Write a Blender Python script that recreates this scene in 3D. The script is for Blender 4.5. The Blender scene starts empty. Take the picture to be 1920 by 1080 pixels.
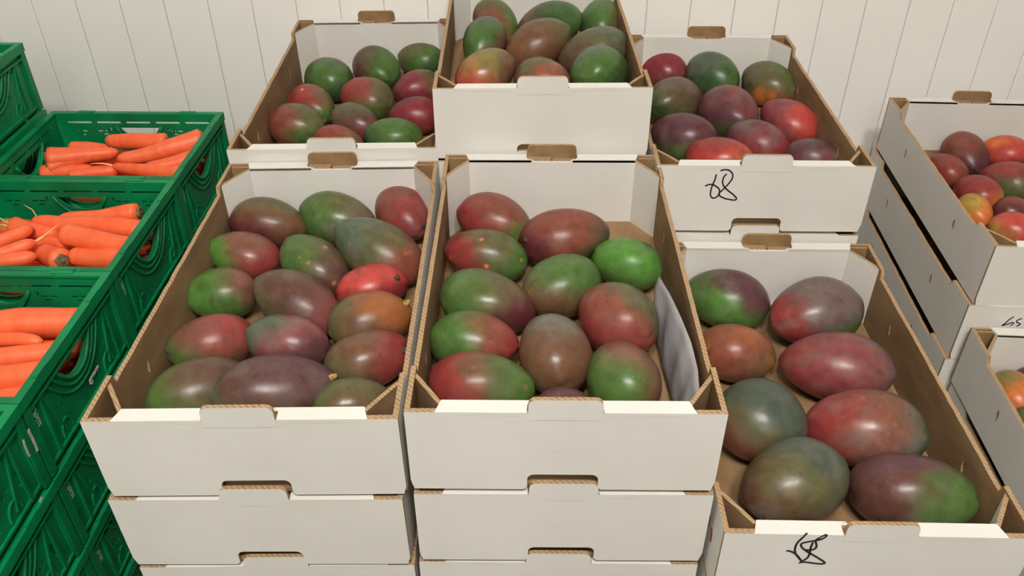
import bpy, bmesh, math, random
from mathutils import Vector, Matrix
from mathutils.geometry import tessellate_polygon

# ------------------------------------------------------------------ camera
CAM_H = 1.124
PITCH, ROLL, FPX = math.radians(35.9634), math.radians(-0.2775), 1605.7
col = bpy.context.scene.collection
cam = bpy.data.cameras.new('camera')
cam.sensor_fit = 'HORIZONTAL'; cam.sensor_width = 36.0; cam.lens = FPX / 1920 * 36.0
cam.clip_start = 0.02
cam_o = bpy.data.objects.new('camera', cam); col.objects.link(cam_o)
c_, s_ = math.cos(PITCH), math.sin(PITCH)
R_right = Vector((1, 0, 0)); R_down = Vector((0, -s_, -c_)); R_fwd = Vector((0, c_, -s_))
cx = R_right * math.cos(ROLL) - R_down * math.sin(ROLL)
cy = -(R_right * math.sin(ROLL) + R_down * math.cos(ROLL))
M = Matrix((cx, cy, -R_fwd)).transposed().to_4x4()
M.translation = Vector((0, 0, CAM_H))
cam_o.matrix_world = M
bpy.context.scene.camera = cam_o
CAM_UP = cy.copy(); CAM_RIGHT = cx.copy()

# ------------------------------------------------------------------ world, exposure
w = bpy.data.worlds.new('world'); bpy.context.scene.world = w
w.use_nodes = True
w.node_tree.nodes['Background'].inputs[0].default_value = (0.8, 0.85, 0.9, 1)
w.node_tree.nodes['Background'].inputs[1].default_value = 0.05
vs = bpy.context.scene.view_settings
vs.view_transform = 'Standard'; vs.look = 'None'; vs.gamma = 1.0; vs.exposure = -0.15
vs.use_curve_mapping = False

# lamps of the cold store: (name, x, y, power, length, width)
LAMPS = [('ceiling_light', 0.05, -0.52, 200.0), ('ceiling_light', 0.0, -2.3, 40.0)]
ROOM = dict(x0=-2.4, x1=2.6, y0=-3.2, y1=1.648, z1=2.75)

# ------------------------------------------------------------------ helpers
rng = random.Random(5)
def lin(c):
    return tuple(((v / 255) / 12.92 if v / 255 <= .04045 else ((v / 255 + .055) / 1.055) ** 2.4) for v in c)
def lin4(c): return (*lin(c), 1.0)

def link(name, me, parent=None, mats=(), smooth=False):
    o = bpy.data.objects.new(name, me); col.objects.link(o)
    if me is not None:
        if not me.materials:
            for m in mats: me.materials.append(m)
        if smooth: me.polygons.foreach_set('use_smooth', [True] * len(me.polygons))
    if parent is not None: o.parent = parent
    return o
def tag(o, label=None, cat=None, group=None, kind=None):
    if label: o['label'] = label
    if cat: o['category'] = cat
    if group: o['group'] = group
    if kind: o['kind'] = kind
    return o
def empty(name, loc=(0, 0, 0), rz=0.0):
    o = bpy.data.objects.new(name, None); col.objects.link(o)
    o.empty_display_size = 0.05; o.location = loc; o.rotation_euler = (0, 0, rz)
    return o
def copy_tree(o, parent=None):
    c = o.copy(); col.objects.link(c); c.parent = parent
    for ch in list(KIDS.get(o.name, [])): copy_tree(ch, c)
    return c
KIDS = {}
def kid(parent, o):
    KIDS.setdefault(parent.name, []).append(o); return o

class MB:
    """collects shapes, builds one mesh"""
    def __init__(s): s.v = []; s.f = []; s.m = []
    def add(s, v, f, m=0):
        o = len(s.v); s.v += [tuple(p) for p in v]
        for i, q in enumerate(f):
            s.f.append(tuple(k + o for k in q)); s.m.append(m[i] if isinstance(m, (list, tuple)) else m)
    def box(s, x0, x1, y0, y1, z0, z1, m=0):
        """m: one index or 6 (bottom, top, -y, +x, +y, -x)"""
        v = [(x0, y0, z0), (x1, y0, z0), (x1, y1, z0), (x0, y1, z0), (x0, y0, z1), (x1, y0, z1), (x1, y1, z1), (x0, y1, z1)]
        f = [(3, 2, 1, 0), (4, 5, 6, 7), (0, 1, 5, 4), (1, 2, 6, 5), (2, 3, 7, 6), (3, 0, 4, 7)]
        s.add(v, f, m)
    def sheet(s, loops, t, fn, m=(0, 1, 2)):
        """loops: 2D outlines (outer, then holes); fn(u, v, w) -> xyz; front at w=0, back at w=-t"""
        pts = [p for lp in loops for p in lp]
        tris = tessellate_polygon([[Vector((p[0], p[1], 0)) for p in lp] for lp in loops])
        n = len(pts); V = [fn(p[0], p[1], 0) for p in pts] + [fn(p[0], p[1], -t) for p in pts]
        F = []; Mi = []
        for a, b, c in tris:
            ar = (pts[b][0] - pts[a][0]) * (pts[c][1] - pts[a][1]) - (pts[b][1] - pts[a][1]) * (pts[c][0] - pts[a][0])
            if abs(ar) < 1e-12: continue
            if ar < 0: b, c = c, b
            F.append((a, b, c)); Mi.append(m[0]); F.append((a + n, c + n, b + n)); Mi.append(m[1])
        o = 0
        for li, lp in enumerate(loops):
            k = len(lp)
            area = sum(lp[i][0] * lp[(i + 1) % k][1] - lp[(i + 1) % k][0] * lp[i][1] for i in range(k))
            flip = (area < 0) != (li > 0)
            if li > 0: flip = area > 0
            for i in range(k):
                a, b = o + i, o + (i + 1) % k
                q = (b, a, a + n, b + n)
                F.append(tuple(reversed(q)) if flip else q); Mi.append(m[2])
            o += k
        s.add(V, F, Mi)
    def prism(s, poly, z0, z1, m=0):
        n = len(poly)
        V = [(p[0], p[1], z0) for p in poly] + [(p[0], p[1], z1) for p in poly]
        F = [tuple(range(n - 1, -1, -1)), tuple(range(n, 2 * n))] + [(i, (i + 1) % n, n + (i + 1) % n, n + i) for i in range(n)]
        s.add(V, F, m)
    def tube(s, pts, r, seg=8, m=0, cap=True):
        pts = [Vector(p) for p in pts]; n = len(pts)
        rr = r if isinstance(r, (list, tuple)) else [r] * n
        V = []; F = []
        up = Vector((0, 0, 1))
        for i, p in enumerate(pts):
            d = (pts[min(i + 1, n - 1)] - pts[max(i - 1, 0)]).normalized()
            a = d.cross(up)
            if a.length < .05: a = d.cross(Vector((0, 1, 0)))
            a.normalize(); b = a.cross(d)
            for k in range(seg):
                t = 2 * math.pi * k / seg
                V.append(p + (a * math.cos(t) + b * math.sin(t)) * rr[i])
        for i in range(n - 1):
            for k in range(seg):
                k2 = (k + 1) % seg
                F.append((i * seg + k, i * seg + k2, (i + 1) * seg + k2, (i + 1) * seg + k))
        if cap:
            F.append(tuple(range(seg - 1, -1, -1))); F.append(tuple((n - 1) * seg + k for k in range(seg)))
        s.add(V, F, m)
    def ribbon(s, pts, wd, t, fn, m=0):
        """marker stroke: flat ribbon of width wd and thickness t along 2D points"""
        n = len(pts); V = []; F = []
        P = [Vector(p) for p in pts]
        for i, p in enumerate(P):
            d = P[min(i + 1, n - 1)] - P[max(i - 1, 0)]
            if d.length < 1e-9: d = Vector((1, 0))
            d.normalize(); q = Vector((-d.y, d.x)) * wd / 2
            for sgn in (1, -1):
                e = p + q * sgn
                V.append(fn(e.x, e.y, t)); V.append(fn(e.x, e.y, 0))
        for i in range(n - 1):
            a = i * 4; b = a + 4
            F += [(a, a + 2, b + 2, b), (a, b, b + 1, a + 1), (a + 2, a + 3, b + 3, b + 2)]
        F += [(0, 1, 3, 2), (n * 4 - 4, n * 4 - 2, n * 4 - 1, n * 4 - 3)]
        s.add(V, F, m)
    def mesh(s, name):
        me = bpy.data.meshes.new(name)
        me.from_pydata(s.v, [], s.f); me.polygons.foreach_set('material_index', s.m); me.update()
        return me
    def build(s, name, mats, parent=None, smooth=False):
        o = link(name, s.mesh(name), parent, mats, smooth)
        if parent is not None: kid(parent, o)
        return o

def spline(pts, n=8):
    """Catmull-Rom through 2D points"""
    P = [Vector(p) for p in pts]; out = []
    for i in range(len(P) - 1):
        a = P[max(i - 1, 0)]; b = P[i]; c = P[i + 1]; d = P[min(i + 2, len(P) - 1)]
        for k in range(n):
            t = k / n
            out.append(tuple(0.5 * ((2 * b) + (c - a) * t + (2 * a - 5 * b + 4 * c - d) * t * t + (3 * b - a - 3 * c + d) * t ** 3)))
    out.append(tuple(P[-1]))
    return out
def rrect(x0, x1, y0, y1, r, n=4):
    out = []
    for cx_, cy_, a0 in ((x1 - r, y1 - r, 0), (x0 + r, y1 - r, 90), (x0 + r, y0 + r, 180), (x1 - r, y0 + r, 270)):
        for k in range(n + 1):
            a = math.radians(a0 + 90 * k / n); out.append((cx_ + r * math.cos(a), cy_ + r * math.sin(a)))
    return out

# ------------------------------------------------------------------ materials
def mat_base(name):
    m = bpy.data.materials.new(name); m.use_nodes = True
    nt = m.node_tree; b = nt.nodes['Principled BSDF']
    return m, nt, b
def N(nt, t, **kw):
    n = nt.nodes.new(t)
    for k, v in kw.items(): setattr(n, k, v)
    return n
def noise_mix(name, c1, c2, scale, lo=.35, hi=.65, rough=.6, detail=3, bump=0.0, bscale=None, spec=.5, stretch=None, third=None):
    m, nt, b = mat_base(name)
    tc = N(nt, 'ShaderNodeTexCoord'); src = tc.outputs['Object']
    if stretch:
        mp = N(nt, 'ShaderNodeMapping'); mp.inputs['Scale'].default_value = stretch
        nt.links.new(src, mp.inputs['Vector']); src = mp.outputs['Vector']
    nz = N(nt, 'ShaderNodeTexNoise'); nz.inputs['Scale'].default_value = scale; nz.inputs['Detail'].default_value = detail
    nt.links.new(src, nz.inputs['Vector'])
    mr = N(nt, 'ShaderNodeMapRange'); mr.inputs[1].default_value = lo; mr.inputs[2].default_value = hi
    nt.links.new(nz.outputs['Fac'], mr.inputs[0])
    mx = N(nt, 'ShaderNodeMix', data_type='RGBA')
    mx.inputs['A'].default_value = lin4(c1); mx.inputs['B'].default_value = lin4(c2)
    nt.links.new(mr.outputs[0], mx.inputs['Factor'])
    out = mx.outputs['Result']
    if third:
        c3, sc3, lo3, hi3, amt = third
        n3 = N(nt, 'ShaderNodeTexNoise'); n3.inputs['Scale'].default_value = sc3; n3.inputs['Detail'].default_value = 4
        nt.links.new(tc.outputs['Object'], n3.inputs['Vector'])
        r3 = N(nt, 'ShaderNodeMapRange'); r3.inputs[1].default_value = lo3; r3.inputs[2].default_value = hi3; r3.inputs[4].default_value = amt
        nt.links.new(n3.outputs['Fac'], r3.inputs[0])
        m3 = N(nt, 'ShaderNodeMix', data_type='RGBA'); m3.inputs['B'].default_value = lin4(c3)
        nt.links.new(out, m3.inputs['A']); nt.links.new(r3.outputs[0], m3.inputs['Factor']); out = m3.outputs['Result']
    nt.links.new(out, b.inputs['Base Color'])
    b.inputs['Roughness'].default_value = rough; b.inputs['Specular IOR Level'].default_value = spec
    if bump:
        bn = N(nt, 'ShaderNodeTexNoise'); bn.inputs['Scale'].default_value = bscale or scale; bn.inputs['Detail'].default_value = 3
        nt.links.new(src, bn.inputs['Vector'])
        bp = N(nt, 'ShaderNodeBump'); bp.inputs['Strength'].default_value = bump; bp.inputs['Distance'].default_value = .001
        nt.links.new(bn.outputs['Fac'], bp.inputs['Height']); nt.links.new(bp.outputs['Normal'], b.inputs['Normal'])
    return m

WHITE = noise_mix('white_board', (223, 219, 212), (217, 213, 205), 9, rough=.62, bump=.08, bscale=60, spec=.25, third=((196, 184, 162), 26, .70, .80, .45))
KRAFT = noise_mix('kraft_board', (146, 117, 83), (124, 97, 67), 30, rough=.85, bump=.25, bscale=260, spec=.2, stretch=(1, .35, 1))
def edge_mat():
    m, nt, b = mat_base('corrugated_edge')
    tc = N(nt, 'ShaderNodeTexCoord'); sep = N(nt, 'ShaderNodeSeparateXYZ'); nt.links.new(tc.outputs['Object'], sep.inputs[0])
    ad = N(nt, 'ShaderNodeMath', operation='ADD'); nt.links.new(sep.outputs['X'], ad.inputs[0]); nt.links.new(sep.outputs['Y'], ad.inputs[1])
    mu = N(nt, 'ShaderNodeMath', operation='MULTIPLY'); nt.links.new(ad.outputs[0], mu.inputs[0]); mu.inputs[1].default_value = 2 * math.pi / .0062
    sn = N(nt, 'ShaderNodeMath', operation='SINE'); nt.links.new(mu.outputs[0], sn.inputs[0])
    nz = N(nt, 'ShaderNodeTexNoise'); nz.inputs['Scale'].default_value = 120; nt.links.new(tc.outputs['Object'], nz.inputs['Vector'])
    a2 = N(nt, 'ShaderNodeMath', operation='MULTIPLY_ADD'); nt.links.new(nz.outputs['Fac'], a2.inputs[0]); a2.inputs[1].default_value = 2.4; nt.links.new(sn.outputs[0], a2.inputs[2])
    mr = N(nt, 'ShaderNodeMapRange'); mr.inputs[1].default_value = 1.0; mr.inputs[2].default_value = 2.8
    nt.links.new(a2.outputs[0], mr.inputs[0])
    mx = N(nt, 'ShaderNodeMix', data_type='RGBA'); mx.inputs['A'].default_value = lin4((170, 140, 104)); mx.inputs['B'].default_value = lin4((122, 94, 66))
    nt.links.new(mr.outputs[0], mx.inputs['Factor']); nt.links.new(mx.outputs['Result'], b.inputs['Base Color'])
    b.inputs['Roughness'].default_value = .9
    return m
EDGE = edge_mat()
GREEN = noise_mix('green_plastic', (3, 126, 73), (2, 102, 58), 14, rough=.42, bump=.12, bscale=140, spec=.28, third=((24, 100, 66), 50, .6, .75, .5))
INKK = noise_mix('black_marker', (22, 20, 24), (34, 30, 34), 200, rough=.5)
INKR = noise_mix('red_print', (150, 48, 50), (120, 36, 40), 200, rough=.6)
PRINT = noise_mix('pale_print', (176, 200, 184), (130, 164, 144), 180, rough=.6)
LABELSCRAP = noise_mix('paper_scrap', (206, 196, 180), (170, 160, 140), 150, rough=.8)
PANEL = noise_mix('wall_panel_paint', (244, 239, 232), (239, 236, 230), 2.2, rough=.5, bump=.03, bscale=40, spec=.35, third=((168, 164, 150), 30, .74, .80, .7))
GROOVE = noise_mix('groove_paint', (204, 200, 192), (190, 186, 178), 20, rough=.7)
ROOMW = noise_mix('room_paint', (160, 160, 156), (150, 151, 148), 1.5, rough=.6)
FLOORM = noise_mix('floor_concrete', (132, 130, 124), (110, 108, 102), 6, rough=.7, bump=.1, bscale=60)
TISSUE = noise_mix('grey_tissue', (160, 157, 158), (128, 126, 128), 30, rough=.85, stretch=(4, .4, .4), bump=.4, bscale=160)
STEMM = noise_mix('stem_scar', (46, 34, 24), (80, 62, 40), 300, rough=.8)
STEMY = noise_mix('stem_stub', (170, 150, 84), (120, 96, 50), 300, rough=.8)
CROWN = noise_mix('carrot_crown', (132, 104, 66), (78, 74, 40), 260, rough=.85)
ROOTM = noise_mix('root_hair', (232, 190, 140), (222, 160, 104), 120, rough=.7)
LEAFM = noise_mix('leaf_stub', (186, 200, 128), (140, 160, 88), 150, rough=.7)
WOODM = noise_mix('pallet_wood', (164, 128, 86), (128, 96, 62), 12, rough=.8, stretch=(1, 8, 8))
HOUSING = noise_mix('lamp_housing', (224, 224, 222), (214, 214, 212), 10, rough=.4)
def carrot_mat():
    m, nt, b = mat_base('carrot_skin')
    tc = N(nt, 'ShaderNodeTexCoord'); oi = N(nt, 'ShaderNodeObjectInfo')
    mp = N(nt, 'ShaderNodeMapping'); mp.inputs['Scale'].default_value = (70, 26, 26); nt.links.new(tc.outputs['Object'], mp.inputs['Vector'])
    nz = N(nt, 'ShaderNodeTexNoise', noise_dimensions='4D'); nz.inputs['Scale'].default_value = 1.0; nz.inputs['Detail'].default_value = 3
    nt.links.new(mp.outputs['Vector'], nz.inputs['Vector']); nt.links.new(oi.outputs['Random'], nz.inputs['W'])
    mr = N(nt, 'ShaderNodeMapRange'); mr.inputs[1].default_value = .3; mr.inputs[2].default_value = .72; nt.links.new(nz.outputs['Fac'], mr.inputs[0])
    mx = N(nt, 'ShaderNodeMix', data_type='RGBA'); mx.inputs['A'].default_value = lin4((240, 110, 62)); mx.inputs['B'].default_value = lin4((228, 90, 46))
    nt.links.new(mr.outputs[0], mx.inputs['Factor']); nt.links.new(mx.outputs['Result'], b.inputs['Base Color'])
    b.inputs['Roughness'].default_value = .5
    b.inputs['Subsurface Weight'].default_value = .0
    bp = N(nt, 'ShaderNodeBump'); bp.inputs['Strength'].default_value = .22; bp.inputs['Distance'].default_value = .001
    nt.links.new(nz.outputs['Fac'], bp.inputs['Height']); nt.links.new(bp.outputs['Normal'], b.inputs['Normal'])
    return m
CARROT = carrot_mat()

def mango_group():
    g = bpy.data.node_groups.new('mango_skin', 'ShaderNodeTree')
    I = g.interface
    for nm, ty, dv in (('C1', 'NodeSocketColor', None), ('C2', 'NodeSocketColor', None), ('C3', 'NodeSocketColor', None),
                       ('D2', 'NodeSocketVector', None), ('D3', 'NodeSocketVector', None), ('T2', 'NodeSocketFloat', 0.), ('T3', 'NodeSocketFloat', 0.),
                       ('Seed', 'NodeSocketFloat', 0.), ('Bloom', 'NodeSocketFloat', 0.), ('Spots', 'NodeSocketFloat', 0.)):
        I.new_socket(name=nm, in_out='INPUT', socket_type=ty)
    I.new_socket(name='Shader', in_out='OUTPUT', socket_type='NodeSocketShader')
    L = g.links.new
    gi = N(g, 'NodeGroupInput'); go = N(g, 'NodeGroupOutput')
    tc = N(g, 'ShaderNodeTexCoord'); P = tc.outputs['Object']
    def noise(scale, off, detail=3):
        n = N(g, 'ShaderNodeTexNoise', noise_dimensions='4D'); n.inputs['Scale'].default_value = scale; n.inputs['Detail'].default_value = detail
        a = N(g, 'ShaderNodeMath', operation='ADD'); L(gi.outputs['Seed'], a.inputs[0]); a.inputs[1].default_value = off
        L(P, n.inputs['Vector']); L(a.outputs[0], n.inputs['W']); return n.outputs['Fac']
    def rng_(v, a, b, lo=0., hi=1., ss=True):
        m = N(g, 'ShaderNodeMapRange', interpolation_type='SMOOTHSTEP' if ss else 'LINEAR')
        L(v, m.inputs[0])
        for i, q in ((1, a), (2, b), (3, lo), (4, hi)):
            if isinstance(q, (int, float)): m.inputs[i].default_value = q
            else: L(q, m.inputs[i])
        return m.outputs[0]
    def mth(op, a, b):
        m = N(g, 'ShaderNodeMath', operation=op)
        for i, q in ((0, a), (1, b)):
            if isinstance(q, (int, float)): m.inputs[i].default_value = q
            else: L(q, m.inputs[i])
        return m.outputs[0]
    def mixc(f, a, b):
        m = N(g, 'ShaderNodeMix', data_type='RGBA')
        for s, q in (('Factor', f), ('A', a), ('B', b)):
            if isinstance(q, tuple): m.inputs[s].default_value = q
            elif isinstance(q, (int, float)): m.inputs[s].default_value = q
            else: L(q, m.inputs[s])
        return m.outputs['Result']
    def zone(D, T, scale, off, wdt):
        d = N(g, 'ShaderNodeVectorMath', operation='DOT_PRODUCT'); L(P, d.inputs[0]); L(D, d.inputs[1])
        nz = mth('MULTIPLY', mth('SUBTRACT', noise(scale, off), .5), 1.5)
        v = mth('ADD', d.outputs['Value'], nz)
        return rng_(v, mth('SUBTRACT', T, wdt), mth('ADD', T, wdt))
    c = mixc(zone(gi.outputs['D2'], gi.outputs['T2'], 22, 0, .42), gi.outputs['C1'], gi.outputs['C2'])
    c = mixc(zone(gi.outputs['D3'], gi.outputs['T3'], 26, 9.3, .36), c, gi.outputs['C3'])
    # fine mottling
    mot = rng_(noise(85, 3.1, 4), .3, .7, .74, 1.16, False)
    hs = N(g, 'ShaderNodeHueSaturation'); L(c, hs.inputs['Color']); L(mot, hs.inputs['Value']); c = hs.outputs['Color']
    # pale waxy bloom
    bl = mth('MULTIPLY', rng_(noise(34, 5.7, 4), .46, .70), gi.outputs['Bloom'])
    c = mixc(bl, c, lin4((116, 110, 102)))
    # dark blemishes
    c = mixc(rng_(noise(48, 12.2, 5), .62, .72, 0, .45), c, lin4((66, 44, 30)))
    # lenticels
    vo = N(g, 'ShaderNodeTexVoronoi', feature='F1'); vo.inputs['Scale'].default_value = 210; L(P, vo.inputs['Vector'])
    sp = mth('MULTIPLY', rng_(vo.outputs['Distance'], .08, .22, .26, 0.), rng_(noise(40, 2.2), .42, .6))
    c = mixc(sp, c, lin4((176, 150, 110)))
    # larger pale or orange marks
    v2 = N(g, 'ShaderNodeTexVoronoi', feature='F1'); v2.inputs['Scale'].default_value = 48; L(P, v2.inputs['Vector'])
    s2 = mth('MULTIPLY', rng_(v2.outputs['Distance'], .10, .22, .9, 0.), gi.outputs['Spots'])
    s2 = mth('MULTIPLY', s2, rng_(noise(30, 7.7), .42, .5))
    c = mixc(s2, c, lin4((226, 128, 72)))
    b = N(g, 'ShaderNodeBsdfPrincipled'); L(c, b.inputs['Base Color'])
    L(rng_(noise(50, 4.4), .3, .7, .26, .38, False), b.inputs['Roughness'])
    b.inputs['Specular IOR Level'].default_value = .30
    bp = N(g, 'ShaderNodeBump'); bp.inputs['Strength'].default_value = .10; bp.inputs['Distance'].default_value = .001
    L(noise(240, 1.1), bp.inputs['Height']); L(bp.outputs['Normal'], b.inputs['Normal'])
    L(b.outputs[0], go.inputs[0])
    return g
MG = mango_group()
def mango_mat(i, C1, C2, D2, T2, C3, D3, T3, bloom, spots):
    m = bpy.data.materials.new('mango_skin_%02d' % i); m.use_nodes = True
    nt = m.node_tree; nt.nodes.remove(nt.nodes['Principled BSDF'])
    n = N(nt, 'ShaderNodeGroup'); n.node_tree = MG
    for k, v in (('C1', lin4(C1)), ('C2', lin4(C2)), ('C3', lin4(C3)), ('D2', D2), ('D3', D3), ('T2', T2), ('T3', T3), ('Seed', i * 3.17), ('Bloom', bloom), ('Spots', spots)):
        n.inputs[k].default_value = v
    nt.links.new(n.outputs[0], nt.nodes['Material Output'].inputs['Surface'])
    return m

# ------------------------------------------------------------------ the room
RX0, RX1, RY0, RY1, RZ = ROOM['x0'], ROOM['x1'], ROOM['y0'], ROOM['y1'], ROOM['z1']
def slab(name, x0, x1, y0, y1, z0, z1, m):
    b = MB(); b.box(x0, x1, y0, y1, z0, z1); return tag(b.build(name, [m]), kind='structure')
slab('floor', RX0, RX1, RY0, RY1 + .1, -.1, 0, FLOORM)
slab('ceiling', RX0, RX1, RY0, RY1 + .1, RZ, RZ + .1, ROOMW)
slab('wall_left', RX0 - .1, RX0, RY0, RY1 + .1, 0, RZ, ROOMW)
slab('wall_right', RX1, RX1 + .1, RY0, RY1 + .1, 0, RZ, ROOMW)
slab('wall_front', RX0, RX1, RY0 - .1, RY0, 0, RZ, ROOMW)
wall = slab('wall_back', RX0, RX1, RY1 + .004, RY1 + .1, 0, RZ, GROOVE)
# ribs of the insulated panel: narrow vertical strips with recessed joints
PW = .0842; x = -.917 - PW * 18 + .0
strip_me = None
while x < RX1 - PW:
    if x > RX0:
        if strip_me is None:
            b = MB(); g2 = .0006; hw = PW / 2
            b.prism([(-hw + g2, .004), (-hw + g2, .0012), (-hw + .0022, 0), (hw - .0022, 0), (hw - g2, .0012), (hw - g2, .004)][::-1], 0, RZ)
            strip_me = b.mesh('panel')
        o = link('panel', strip_me, wall, [PANEL]); o.location = (x + PW / 2, RY1, 0)
    x += PW

# ceiling luminaires
def emis(name, s):
    m, nt, b = mat_base(name)
    b.inputs['Base Color'].default_value = (.9, .9, .9, 1)
    b.inputs['Emission Color'].default_value = (1, .97, .92, 1); b.inputs['Emission Strength'].default_value = s
    return m
TUBE = emis('lamp_tube', 6.0)
for i, (nm, lx, ly, pw) in enumerate(LAMPS):
    t = empty(nm, (lx, ly, RZ))
    tag(t, ['white twin-tube ceiling light just behind the viewer', 'white twin-tube ceiling light at the far end behind the viewer'][i], 'lamp', 'ceiling lights')
    b = MB(); b.prism([(-.62, -.11), (.62, -.11), (.62, .11), (-.62, .11)], -.05, 0); b.build('housing', [HOUSING], t)
    for s in (-1, 1):
        b = MB(); b.tube([(-.58, s * .055, -.066), (.58, s * .055, -.066)], .013, 12); b.build('tube', [TUBE], t, True)
    for s in (-.24, .24):
        la = bpy.data.lights.new('lamp_light', 'POINT'); la.shadow_soft_size = .12; la.energy = pw / 2
        la.color = (1.0, .957, .903)
        lo = bpy.data.objects.new('lamp_light', la); col.objects.link(lo); lo.parent = t; lo.location = (s, 0, -.21)

# ------------------------------------------------------------------ cartons
W, L, H = .30, .5180, .1048
T = .004
def outline_end():
    h2 = W / 2
    nw, nh, r = .035, .0215, .007
    pts = [(-h2 + .003, 0), (-nw - .003, 0), (-nw, .004)]
    for k in range(5):
        a = math.pi - k * math.pi / 8; pts.append((-nw + r + r * math.cos(a), nh - r + r * math.sin(a)))
    for k in range(5):
        a = math.pi / 2 - k * math.pi / 8; pts.append((nw - r + r * math.cos(a), nh - r + r * math.sin(a)))
    pts += [(nw, .004), (nw + .003, 0), (h2 - .003, 0), (h2, .012), (h2, H), (-h2, H), (-h2, .012)]
    return pts
def make_carton():
    t = empty('mango_carton')
    b = MB(); b.box(-W/2 + T, W/2 - T, -L/2 + T, L/2 - T, .0008, .005, [0, 1, 1, 1, 1, 1]); b.build('base', [WHITE, KRAFT], t)
    for e, nm in ((-1, 'front_panel'), (1, 'rear_panel')):
        # e=-1 faces the viewer; local frame: u across, w outward
        fn = (lambda u, v, w, e=e: (u * -e, e * (L/2 + w), v))
        b = MB(); b.sheet([outline_end()], T, fn); p = b.build(nm, [WHITE, KRAFT, EDGE], t)
        b = MB(); rr = random.Random(3 + e)
        # the tab that slots into the carton above
        top = H + .0165
        lp = [(-.035, H - .009), (.035, H - .009), (.0345, top - .007)]
        for k in range(4):
            a = k * math.pi / 6; lp.append((.0345 - .007 + .007 * math.cos(a), top - .007 + .007 * math.sin(a)))
        for k in range(4):
            a = math.pi / 2 + k * math.pi / 6; lp.append((-.0345 + .007 + .007 * math.cos(a), top - .007 + .007 * math.sin(a)))
        lp += [(-.0345, top - .007)]
        b.sheet([lp], T + .0006, lambda u, v, w, e=e: (u * -e, e * (L/2 + .0004 + w), v)); 
        b.build('stacking_tab', [WHITE, KRAFT, EDGE], p)
        # folded white lining with rolled-over rim
        b = MB(); xi = .117; y0, y1, y2 = T, .0125, .0165
        nt_ = [(-.037, .005), (-.036, .023), (.036, .023), (.037, .005)] if e < 0 else []
        lp = [(-xi, .005)] + nt_ + [(xi, .005), (xi, H - .0006), (.029, H - .0006), (.025, H - .0035), (-.025, H - .0035), (-.029, H - .0006), (-xi, H - .0006)]
        b.sheet([lp], T, lambda u, v, w, e=e: (u * e, e * (L/2 - y2 - w), v), m=(0, 1, 0))
        for sx in (-1, 1):
            poly = [(sx * .036, L/2 + .0003), (sx * .1215, L/2 + .0003), (sx * .1165, L/2 - y2), (sx * .029, L/2 - y2), (sx * .033, L/2 - y2 + .0022), (sx * .0352, L/2 - y2 + .0055)]
            poly = [(px, e * py) for px, py in poly]
            n = len(poly); a = sum(poly[i][0] * poly[(i+1) % n][1] - poly[(i+1) % n][0] * poly[i][1] for i in range(n))
            if a < 0: poly.reverse()
            b.prism(poly, H - .0038, H + .0006, 0)
        b.build('folded_rim', [WHITE, KRAFT], t)
        # layered kraft core showing behind the tab and at the corners
        b = MB()
        ya, yb = sorted((e * (L/2 - T), e * (L/2 - y1)))
        b.box(-.034, -.002, ya, yb, H - .02, H - .001, 1); b.build('tab_backing', [KRAFT, EDGE], t)
        b = MB(); b.box(.001, .034, ya, yb, H - .02, H - .0035, 1); b.build('tab_backing', [KRAFT, EDGE], t)
        ya, yb = sorted((e * (L/2 - T - .0006), e * (L/2 - T - .0042)))
        for sx in (-1, 1):
            xa, xb = sorted((sx * .1165, sx * (W/2 - T - .0005)))
            b = MB(); b.box(xa, xb, ya, yb, .006, H - .0025, [0, 1, 0, 0, 0, 0]); b.build('inner_flap', [KRAFT, EDGE], t)
        # triangular corner gussets
        for sx in (-1, 1):
            p0 = Vector((sx * .1155, e * (L/2 - .0155))); p1 = Vector((sx * (W/2 - T - .001), e * (L/2 - .060)))
            d = (p1 - p0); ln = d.length; d.normalize()
            q = Vector((-d.y, d.x))
            if q.x * sx > 0: q = -q            # towards the box interior
            def fg(u, v, w, p0=p0, d=d, q=q): r_ = p0 + d * u + q * w; return (r_.x, r_.y, v)
            lp = [(0, .005), (ln, .005), (ln, H - .004), (ln * .5, H - .0025), (0, H - .002)]
            b = MB()
            b.sheet([lp], T + .0005, fg)
            b.build('corner_gusset', [WHITE, KRAFT, EDGE], t)
    for sx in (-1, 1):
        rr = random.Random(11 + sx)
        lo, st = H - .0125, .066
        lp = [(-L/2 + T, .001), (L/2 - T, .001), (L/2 - T, H), (L/2 - st, H - .0005), (L/2 - st - .004, lo)]
        k = 26
        for i in range(1, k):
            y = (L/2 - st - .004) * (1 - 2 * i / k); lp.append((y, lo + rr.uniform(-.0007, .0007)))
        lp += [(-L/2 + st + .003, lo), (-L/2 + st, H - .0005), (-L/2 + T, H)]
        holes = []
        for cyy in (-.125, .12):
            c = []
            for i in range(8):
                a = 2 * math.pi * i / 8; u, v = .0034 * math.cos(a), .0092 * math.sin(a); c.append((cyy + u + v * .12, .058 + v))
            holes.append(c)
        TS = .0052
        b = MB(); b.sheet([lp] + holes, TS, lambda u, v, w, sx=sx: (sx * (W/2 + w), u * sx, v)) if sx > 0 else b.sheet([[(-u, v) for u, v in q][::-1] for q in [lp] + holes], TS, lambda u, v, w: (-(W/2 + w), -u, v))
        b.build('side_panel', [WHITE, KRAFT, EDGE], t)
    return t

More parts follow.
